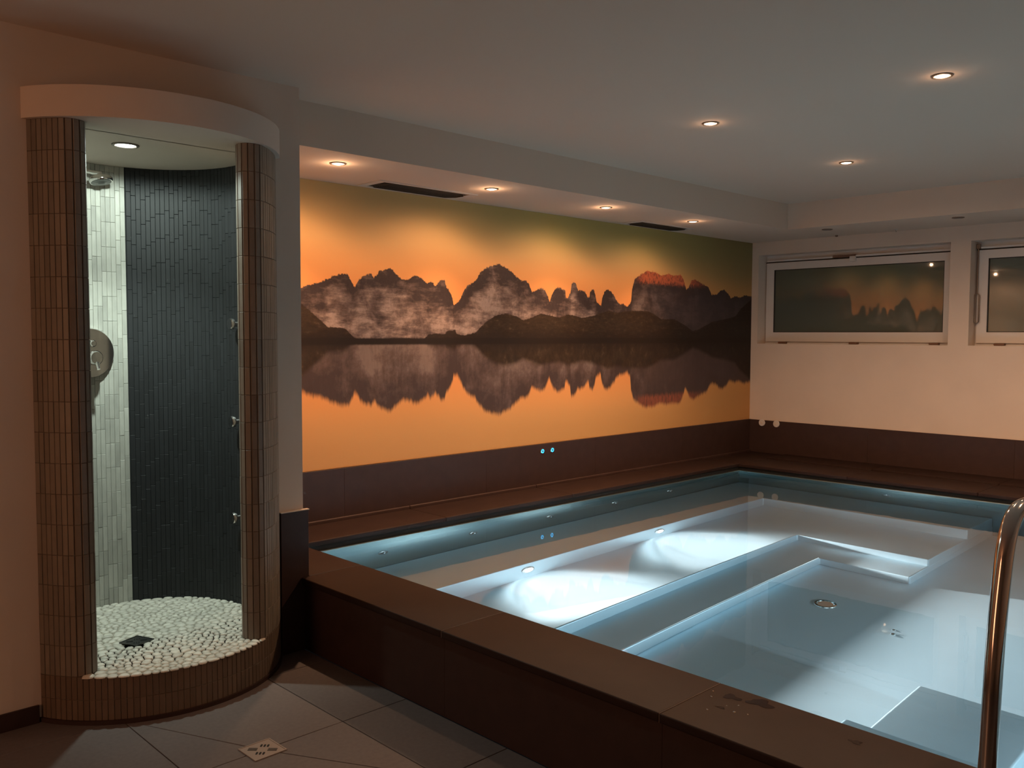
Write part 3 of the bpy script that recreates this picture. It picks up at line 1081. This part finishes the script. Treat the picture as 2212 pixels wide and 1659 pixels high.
sh_ = tag(empty('overhead_shower', (0, 0, 0)), 'chrome round shower head on a short wall arm', 'shower head')
hc = Vector((-6.334, -0.35, 2.215))
wp = pol(RI - 0.001, 103)
wpt = Vector((wp.x, wp.y, 2.262))
lathe('wall_flange', [(0.028, 0.0), (0.028, 0.006), (0.016, 0.014), (0.0, 0.014)], M['chrome'], sh_, axis=(Vector((SX, SY)) - wp).to_3d(), org=wpt)
tube('arm', [wpt, wpt.lerp(hc, 0.35) + Vector((0, 0, 0.012)), wpt.lerp(hc, 0.7) + Vector((0, 0, 0.020)), hc + Vector((0, 0, 0.032)), hc + Vector((0, 0, 0.020))], 0.010, M['chrome'], sh_)
ax = Vector((0.10, -0.20, -1))
lathe('head_body', [(0.012, -0.030), (0.020, -0.022), (0.046, -0.014), (0.052, -0.004), (0.052, 0.006), (0.049, 0.010), (0.046, 0.010)], M['chrome'], sh_, axis=ax, org=hc, n=36)
lathe('spray_plate', [(0.0455, 0.0085), (0.043, 0.012), (0.018, 0.013), (0.012, 0.018), (0.0, 0.018)], M['drain_dark'], sh_, axis=ax, org=hc, n=36)

vdeg = 99.5
vp = pol(RI - 0.004, vdeg)
vn = (Vector((SX, SY)) - vp).normalized().to_3d()
vt = Vector((-vn.y, vn.x, 0))
va_ = tag(empty('shower_valve', (0, 0, 0)), 'round chrome mixer plate with two knobs on the pale shower wall', 'mixer tap')
vo = Vector((vp.x, vp.y, 1.412))
lathe('cover_plate', [(0.118, 0.0), (0.118, 0.016), (0.114, 0.021), (0.0, 0.023)], M['chrome'], va_, axis=vn, org=vo, n=48)
lathe('handle', [(0.030, 0.020), (0.034, 0.040), (0.034, 0.070), (0.028, 0.078), (0.0, 0.080)], M['chrome'], va_, axis=vn, org=vo + Vector((0, 0, -0.022)))
tube('lever', [vo + vn * 0.065 + Vector((0, 0, -0.03)), vo + vn * 0.090 + Vector((0, 0, -0.075))], 0.008, M['chrome'], va_)
lathe('diverter_knob', [(0.016, 0.020), (0.017, 0.045), (0.012, 0.052), (0.0, 0.053)], M['chrome'], va_, axis=vn, org=vo + Vector((0, 0, 0.045)))

nz0 = None
for k, z in enumerate((1.551, 1.085, 0.621)):
    y = -0.718
    xw = SX + math.sqrt(RI ** 2 - (y - SY) ** 2)
    if nz0 is None:
        e = empty('body_jet', (xw, y, z))
        lathe('jet_base', [(0.024, -0.002), (0.024, 0.006), (0.012, 0.012), (0.012, 0.030)], M['chrome'], e, axis=(-1, 0.05, 0))
        lathe('jet_head', [(0.012, 0.026), (0.027, 0.034), (0.029, 0.046), (0.026, 0.052), (0.0, 0.054)], M['chrome'], e, axis=(-1, 0.05, 0))
        nz0 = e
    else:
        e = copy_tree(nz0)
        e.location = (xw, y, z)
    tag(e, ('topmost of the three chrome body jets beside the slim column', 'middle of the three chrome body jets beside the slim column', 'lowest of the three chrome body jets beside the slim column')[k], 'shower jet', 'body jets down the shower wall')


def grate(name, cx, cy_, z, size, rot, mat, label, dark):
    e = empty(name, (cx, cy_, z), rot)
    s = size / 2
    bm = bmesh.new()
    t_ = size * 0.035
    for a, b in (((-s, -s, 0), (s, -s + t_, 0.004)), ((-s, s - t_, 0), (s, s, 0.004)), ((-s, -s + t_, 0), (-s + t_, s - t_, 0.004)), ((s - t_, -s + t_, 0), (s, s - t_, 0.004))):
        box_bm(bm, a, b)
    from_bm('grate_rim', bm, mat, e)
    box('grate_plate', (-s + t_, -s + t_, 0), (s - t_, s - t_, 0.0022), mat, e)
    # slots: groups of three in the four arms of a cross, set on the diagonals
    bm = bmesh.new()
    for q in range(4):
        mt = Matrix.Rotation(R(45 + 90 * q), 4, 'Z')
        for k in (-1, 0, 1):
            L = size * (0.27 if q % 2 else 0.15)
            r0 = size * (0.15 if q % 2 else 0.16)
            off = k * size * (0.060 if q % 2 else 0.098)
            n = 8
            poly = []
            hw = size * (0.013 if q % 2 else 0.029)
            for i in range(n + 1):
                a = math.pi / 2 - math.pi * i / n
                poly.append((r0 + L - hw + hw * math.cos(a), off + hw * math.sin(a)))
            for i in range(n + 1):
                a = -math.pi / 2 - math.pi * i / n
                poly.append((r0 + hw + hw * math.cos(a), off + hw * math.sin(a)))
            pp = [mt @ Vector((x, y, 0)) for x, y in poly]
            prism_bm(bm, [(v.x, v.y) for v in pp], 0.0020, 0.0030)
    from_bm('grate_slot', bm, dark, e)
    tag(e, label, 'drain')
    return e


grate('shower_drain', -6.413, -0.876, S_FL + 0.002, 0.098, R(22), M['drain_dark'], 'small dark square drain grate set in the white shower pebbles', M['black_gap'])
grate('floor_drain', -6.322, -1.794, 0.0002, 0.126, R(1), M['drain_metal'], 'square metal floor drain in the grey tiles before the shower', M['black_gap'])

# ------------------------------------------------------------------ ceiling lamps
base = None
ll = ['lit warm downlight above the mural nearest the shower', 'second lit warm downlight above the mural from the shower', 'third lit warm downlight above the mural from the shower', 'lit warm downlight above the mural nearest the window wall']
for k, (x, y) in enumerate(ROW):
    if base is None:
        e = base = downlight('ceiling_downlight', x, y, SOFF_Z, M['lens_warm'])
    else:
        e = copy_tree(base)
        e.location = (x, y, SOFF_Z)
    tag(e, ll[k], 'lamp', 'downlights in the lowered strip over the mural')
ll = ['brightest lit downlight of the raised ceiling, on the right', 'lit downlight of the raised ceiling nearest the mural and shower', 'lit downlight of the raised ceiling nearest the windows']
for k, (x, y) in enumerate(CEIL):
    e = copy_tree(base)
    e.location = (x, y, CEIL_Z)
    tag(e, ll[k], 'lamp', 'downlights in the raised ceiling')
off = None
for k, (x, y) in enumerate(((-0.56, -1.055), (-0.58, -2.128))):
    if off is None:
        e = off = downlight('unlit_downlight', x, y, SOFF_Z, M['lens_off'])
    else:
        e = copy_tree(off)
        e.location = (x, y, SOFF_Z)
    tag(e, ('unlit dark downlight above the windows, nearer the mural corner', 'unlit dark downlight above the gap between the windows')[k], 'lamp', 'unlit downlights over the windows')
e = empty('ceiling_hook', (-0.167, -1.48, SOFF_Z))
lathe('hook_plate', [(0.016, 0.0), (0.016, -0.004), (0.0, -0.005)], M['flange'], e)
tube('hook_wire', [(0, 0, -0.004), (0, 0, -0.016), (0.008, 0, -0.024), (0.016, 0, -0.016)], 0.002, M['ring'], e, 8)
tag(e, 'small pale hook in the ceiling strip above the window', 'hook')
e = lathe('cable_stub', [(0.012, 0.0), (0.012, -0.012), (0.006, -0.016), (0.0, -0.016)], M['ring'], None, org=(-0.087, -0.912, SOFF_Z))
tag(e, 'tiny dark knob under the ceiling strip near the mural corner', 'knob')


# ------------------------------------------------------------------ vents over the mural
def vent(x0, x1, y0, y1, label):
    e = empty('air_vent', ((x0 + x1) / 2, (y0 + y1) / 2, SOFF_Z))
    a, b = (x1 - x0) / 2, (y1 - y0) / 2
    bm = bmesh.new()
    f = 0.05
    for p, q in (((-a - f, -b - 0.03, -0.005), (a + f, -b, 0.0)), ((-a - f, b, -0.005), (a + f, b + 0.025, 0.0)), ((-a - f, -b, -0.005), (-a, b, 0.0)), ((a, -b, -0.005), (a + f, b, 0.0))):
        box_bm(bm, p, q)
    from_bm('vent_flange', bm, M['flange'], e)
    box('vent_back', (-a, -b, -0.0015), (a, b, 0.0), M['black_gap'], e)
    # nested slats with chamfered ends
    n = 5
    for k in range(n):
        bb_ = b * (1 - (k + 0.2) / n)
        aa_ = a - (b - bb_) * 0.55
        ch = bb_ * 0.55
        outl = [(-aa_, -bb_ + ch), (-aa_ + ch, -bb_), (aa_ - ch, -bb_), (aa_, -bb_ + ch), (aa_, bb_ - ch), (aa_ - ch, bb_), (-aa_ + ch, bb_), (-aa_, bb_ - ch)]
        th = 0.0045
        inn = [(x * (1 - th / max(aa_, 1e-3)), y * (1 - th / max(bb_, 1e-3))) for x, y in outl]
        bm = bmesh.new()
        N = 8
        vo_ = [bm.verts.new((x, y, -0.001)) for x, y in outl] + [bm.verts.new((x, y, -0.001)) for x, y in inn] + [bm.verts.new((x, y, -0.009)) for x, y in outl] + [bm.verts.new((x, y, -0.009)) for x, y in inn]
        for i in range(N):
            j = (i + 1) % N
            bm.faces.new((vo_[i], vo_[j], vo_[2 * N + j], vo_[2 * N + i]))
            bm.faces.new((vo_[N + i], vo_[3 * N + i], vo_[3 * N + j], vo_[N + j]))
            bm.faces.new((vo_[2 * N + i], vo_[2 * N + j], vo_[3 * N + j], vo_[3 * N + i]))
        from_bm('vent_slat', bm, M['slat'], e)
    tag(e, label, 'vent', 'air vents over the mural')
    return e


vent(-4.66, -3.98, -0.265, -0.075, 'long dark slotted air vent between the first two downlights over the mural')
vent(-2.09, -1.43, -0.235, -0.065, 'dark slotted air vent over the mural near the window wall')

# ------------------------------------------------------------------ windows
FX = 0.145
wl = ['whole white framed hopper window reflecting the mural, left', 'white framed hopper window cut by the right edge of the photo']
for k, (ya, yb) in enumerate(wins):
    e = struct(empty('window_%d' % (k + 1), (0, 0, 0)))
    e['label'] = wl[k]
    # fixed outer frame
    bm = bmesh.new()
    for p, q in (((FX + 0.012, ya, WZ0), (FX + 0.07, yb, WZ0 + 0.045)), ((FX + 0.012, ya, WZ1 - 0.060), (FX + 0.07, yb, WZ1)), ((FX + 0.012, ya, WZ0 + 0.045), (FX + 0.07, ya + 0.035, WZ1 - 0.06)), ((FX + 0.012, yb - 0.035, WZ0 + 0.045), (FX + 0.07, yb, WZ1 - 0.06))):
        box_bm(bm, p, q)
    from_bm('outer_frame', bm, M['frame'], e)
    sa, sb, s0, s1 = ya + 0.014, yb - 0.016, WZ0 + 0.022, WZ1 - 0.072
    fw_ = 0.090
    bm = bmesh.new()
    x0, x1 = FX - 0.012, FX + 0.040
    for p, q in (((x0, sa, s0), (x1, sb, s0 + fw_)), ((x0, sa, s1 - 0.070), (x1, sb, s1)), ((x0, sa, s0 + fw_), (x1, sa + fw_ - 0.012, s1 - 0.070)), ((x0, sb - fw_ + 0.010, s0 + fw_), (x1, sb, s1 - 0.070))):
        box_bm(bm, p, q)
    bmesh.ops.remove_doubles(bm, verts=bm.verts, dist=1e-5)
    from_bm('sash', bm, M['frame'], e)
    ga, gb, g0, g1 = sa + fw_ - 0.012, sb - fw_ + 0.010, s0 + fw_, s1 - 0.070
    bm = bmesh.new()
    for p, q in (((FX - 0.008, ga, g0), (FX + 0.02, gb, g0 + 0.006)), ((FX - 0.008, ga, g1 - 0.006), (FX + 0.02, gb, g1)), ((FX - 0.008, ga, g0), (FX + 0.02, ga + 0.006, g1)), ((FX - 0.008, gb - 0.006, g0), (FX + 0.02, gb, g1))):
        box_bm(bm, p, q)
    from_bm('gasket', bm, M['rubber'], e)
    box('pane', (FX + 0.004, ga, g0), (FX + 0.012, gb, g1), M['pane'], e)
    box('top_rebate', (FX + 0.002, ya, s1), (FX + 0.012, yb, s1 + 0.010), M['rubber'], e)
    for yy_ in (yb - 0.20, (ya + yb) / 2 - 0.02, ya + 0.16):
        box('hinge', (FX - 0.030, yy_ - 0.040, WZ0 + 0.001), (FX + 0.012, yy_ + 0.040, WZ0 + 0.020), M['bronze'], e, 0.003)
    ym = (ya + yb) / 2
    if k == 0:
        box('stay_rail', (FX - 0.020, ym - 0.02, s1 + 0.012), (FX + 0.012, ym + 0.20, s1 + 0.036), M['bronze'], e, 0.003)
        box('stay_arm', (FX - 0.034, ym - 0.028, s1 - 0.03), (FX - 0.014, ym + 0.03, s1 + 0.020), M['frame'], e, 0.003)
    box('rail_cover', (FX - 0.012, ya + 0.02, s1 + 0.012), (FX + 0.012, yb - 0.02, s1 + 0.030), M['frame'], e, 0.002)
    if k == 1:
        yr = yb - 0.020
        tube('lever_rod', [(FX - 0.026, yr, s1 + 0.03), (FX - 0.026, yr, 1.86)], 0.006, M['ring'], e, 10)
        hp_ = [(0, 0.0), (0.022, -0.02), (0.022, -0.24), (0, -0.26), (-0.022, -0.24), (-0.022, -0.02), (0, 0.0)]
        tube('lever_handle', [(FX - 0.030, yr + a * 0.8, 1.87 + b) for a, b in hp_], 0.006, M['ring'], e, 10)
        box('corner_joint', (FX - 0.034, yr - 0.016, s1 + 0.010), (FX - 0.012, yr + 0.016, s1 + 0.05), M['ring'], e, 0.003)
    box('outer_backing', (0.255, ya - 0.0, WZ0), (0.262, yb + 0.0, WZ1), M['black_gap'], e)  # plain black sheet behind the pane, for the dark outside

# ------------------------------------------------------------------ buttons and socket caps on the plinths
b0 = None
for k, x in enumerate((-3.021, -2.912)):
    if b0 is None:
        e = b0 = empty('light_button', (x, -0.022, 0.620))
        lathe('button_bezel', [(0.020, 0.0), (0.020, 0.003), (0.0155, 0.005), (0.015, 0.002)], M['chrome'], e, axis=(0, -1, 0))
        lathe('button_ring', [(0.0150, 0.002), (0.0145, 0.0055), (0.0085, 0.0055), (0.0080, 0.002)], M['led'], e, axis=(0, -1, 0))
        lathe('button_cap', [(0.0078, 0.002), (0.0075, 0.006), (0.0, 0.007)], M['ring'], e, axis=(0, -1, 0))
    else:
        e = copy_tree(b0)
        e.location = (x, -0.022, 0.620)
    tag(e, ('blue glowing ring button on the mural plinth, nearer the shower', 'blue glowing ring button on the mural plinth, nearer the windows')[k], 'button', 'blue pool buttons')
b0 = None
for k, y in enumerate((-0.158, -0.314)):
    if b0 is None:
        e = b0 = empty('socket_cap', (-0.022, y, 0.648))
        lathe('cap_disc', [(0.034, 0.0), (0.034, 0.005), (0.031, 0.009), (0.0, 0.010)], M['socket'], e, axis=(-1, 0, 0), n=32)
        lathe('cap_button', [(0.012, 0.009), (0.011, 0.013), (0.0, 0.014)], M['plaster'], e, axis=(-1, 0, 0))
    else:
        e = copy_tree(b0)
        e.location = (-0.022, y, 0.648)
    tag(e, ('round white cap on the plinth closest to the mural corner', 'round white cap on the plinth, second from the mural corner')[k], 'cap', 'white caps on the window side plinth')

# ------------------------------------------------------------------ handrail
hr = tag(empty('handrail', (-5.535, -3.95, K_Z)), 'bent polished steel handrail standing on the near pool edge', 'handrail')
rp_ = [(-5.535, 0.352), (-5.530, 0.442), (-5.517, 0.60), (-5.502, 0.735), (-5.487, 0.83), (-5.468, 0.914), (-5.450, 0.975), (-5.428, 1.015), (-5.395, 1.045), (-5.35, 1.060), (-5.30, 1.062), (-5.22, 1.055), (-5.12, 1.03), (-5.03, 0.985), (-4.97, 0.92), (-4.94, 0.84), (-4.93, 0.70), (-4.925, 0.30), (-4.92, -0.118)]


def crom(P, k=6):
    out = []
    for i in range(len(P) - 1):
        p0, p1, p2, p3 = P[max(i - 1, 0)], P[i], P[i + 1], P[min(i + 2, len(P) - 1)]
        for j in range(k):
            t_ = j / k
            out.append(tuple(0.5 * ((2 * b) + (c_ - a) * t_ + (2 * a - 5 * b + 4 * c_ - d) * t_ ** 2 + (-a + 3 * b - 3 * c_ + d) * t_ ** 3) for a, b, c_, d in zip(p0, p1, p2, p3)))
    out.append(P[-1])
    return out


tube('rail_tube', [(x + 5.535, 0, z - K_Z) for x, z in crom(rp_)], 0.0215, M['rail'], hr, 24)
lathe('rail_flange', [(0.045, 0.0), (0.045, 0.006), (0.030, 0.014), (0.022, 0.016)], M['rail'], hr)

# ------------------------------------------------------------------ splashes on the coping
for k, (x, y, rr_) in enumerate(((-5.425, -3.099, 0.0035), (-5.466, -3.120, 0.0030), (-5.559, -3.166, 0.0035), (-5.463, -3.216, 0.003), (-5.515, -3.233, 0.004), (-5.492, -3.192, 0.0025), (-5.50, -3.27, 0.003))):
    o = lathe('water_drop', [(rr_, 0.0), (rr_ * 0.92, rr_ * 0.35), (rr_ * 0.55, rr_ * 0.65), (0, rr_ * 0.75)], M['drop'], None, org=(0, 0, 0), n=14, ang=80)
    o.location = (x, y, K_Z + 0.0002)
    tag(o, ('water droplet on the near coping, topmost and nearest the water', 'water droplet just below the topmost one on the near coping', 'water droplet at the left front of the splash on the near coping', 'water droplet between the two larger wet patches on the near coping', 'water droplet in front of the wet patches, towards the coping lip', 'tiny water droplet beside the narrow wet spot on the near coping', 'water droplet closest to the handrail in the coping splash')[k], 'droplet', 'droplets splashed on the near coping')
for k, (x, y, a_, b_, lab) in enumerate(((-5.422, -3.168, 0.017, 0.030, 'small dark wet spot on the near coping, closest to its joint'), (-5.398, -3.255, 0.026, 0.040, 'largest dark wet patch on the near coping beside the water'),
                                         (-5.515, -3.185, 0.007, 0.014, 'narrow wet spot among the droplets on the near coping'), (-5.440, -3.580, 0.012, 0.016, 'lone wet spot on the near coping, closest to the handrail'))):
    bm = bmesh.new()
    n = 26
    P = []
    for i in range(n):
        a = 2 * math.pi * i / n
        q = 1 + 0.28 * math.sin(3 * a + k) + 0.16 * math.sin(5 * a + 2 * k)
        P.append((a_ * q * math.cos(a), b_ * q * math.sin(a)))
    prism_bm(bm, P, 0.0, 0.0006)
    o = from_bm('wet_spot', bm, M['wet'], loc=(x, y, K_Z + 0.0001))
    tag(o, lab, 'wet spot', 'wet spots on the near coping')
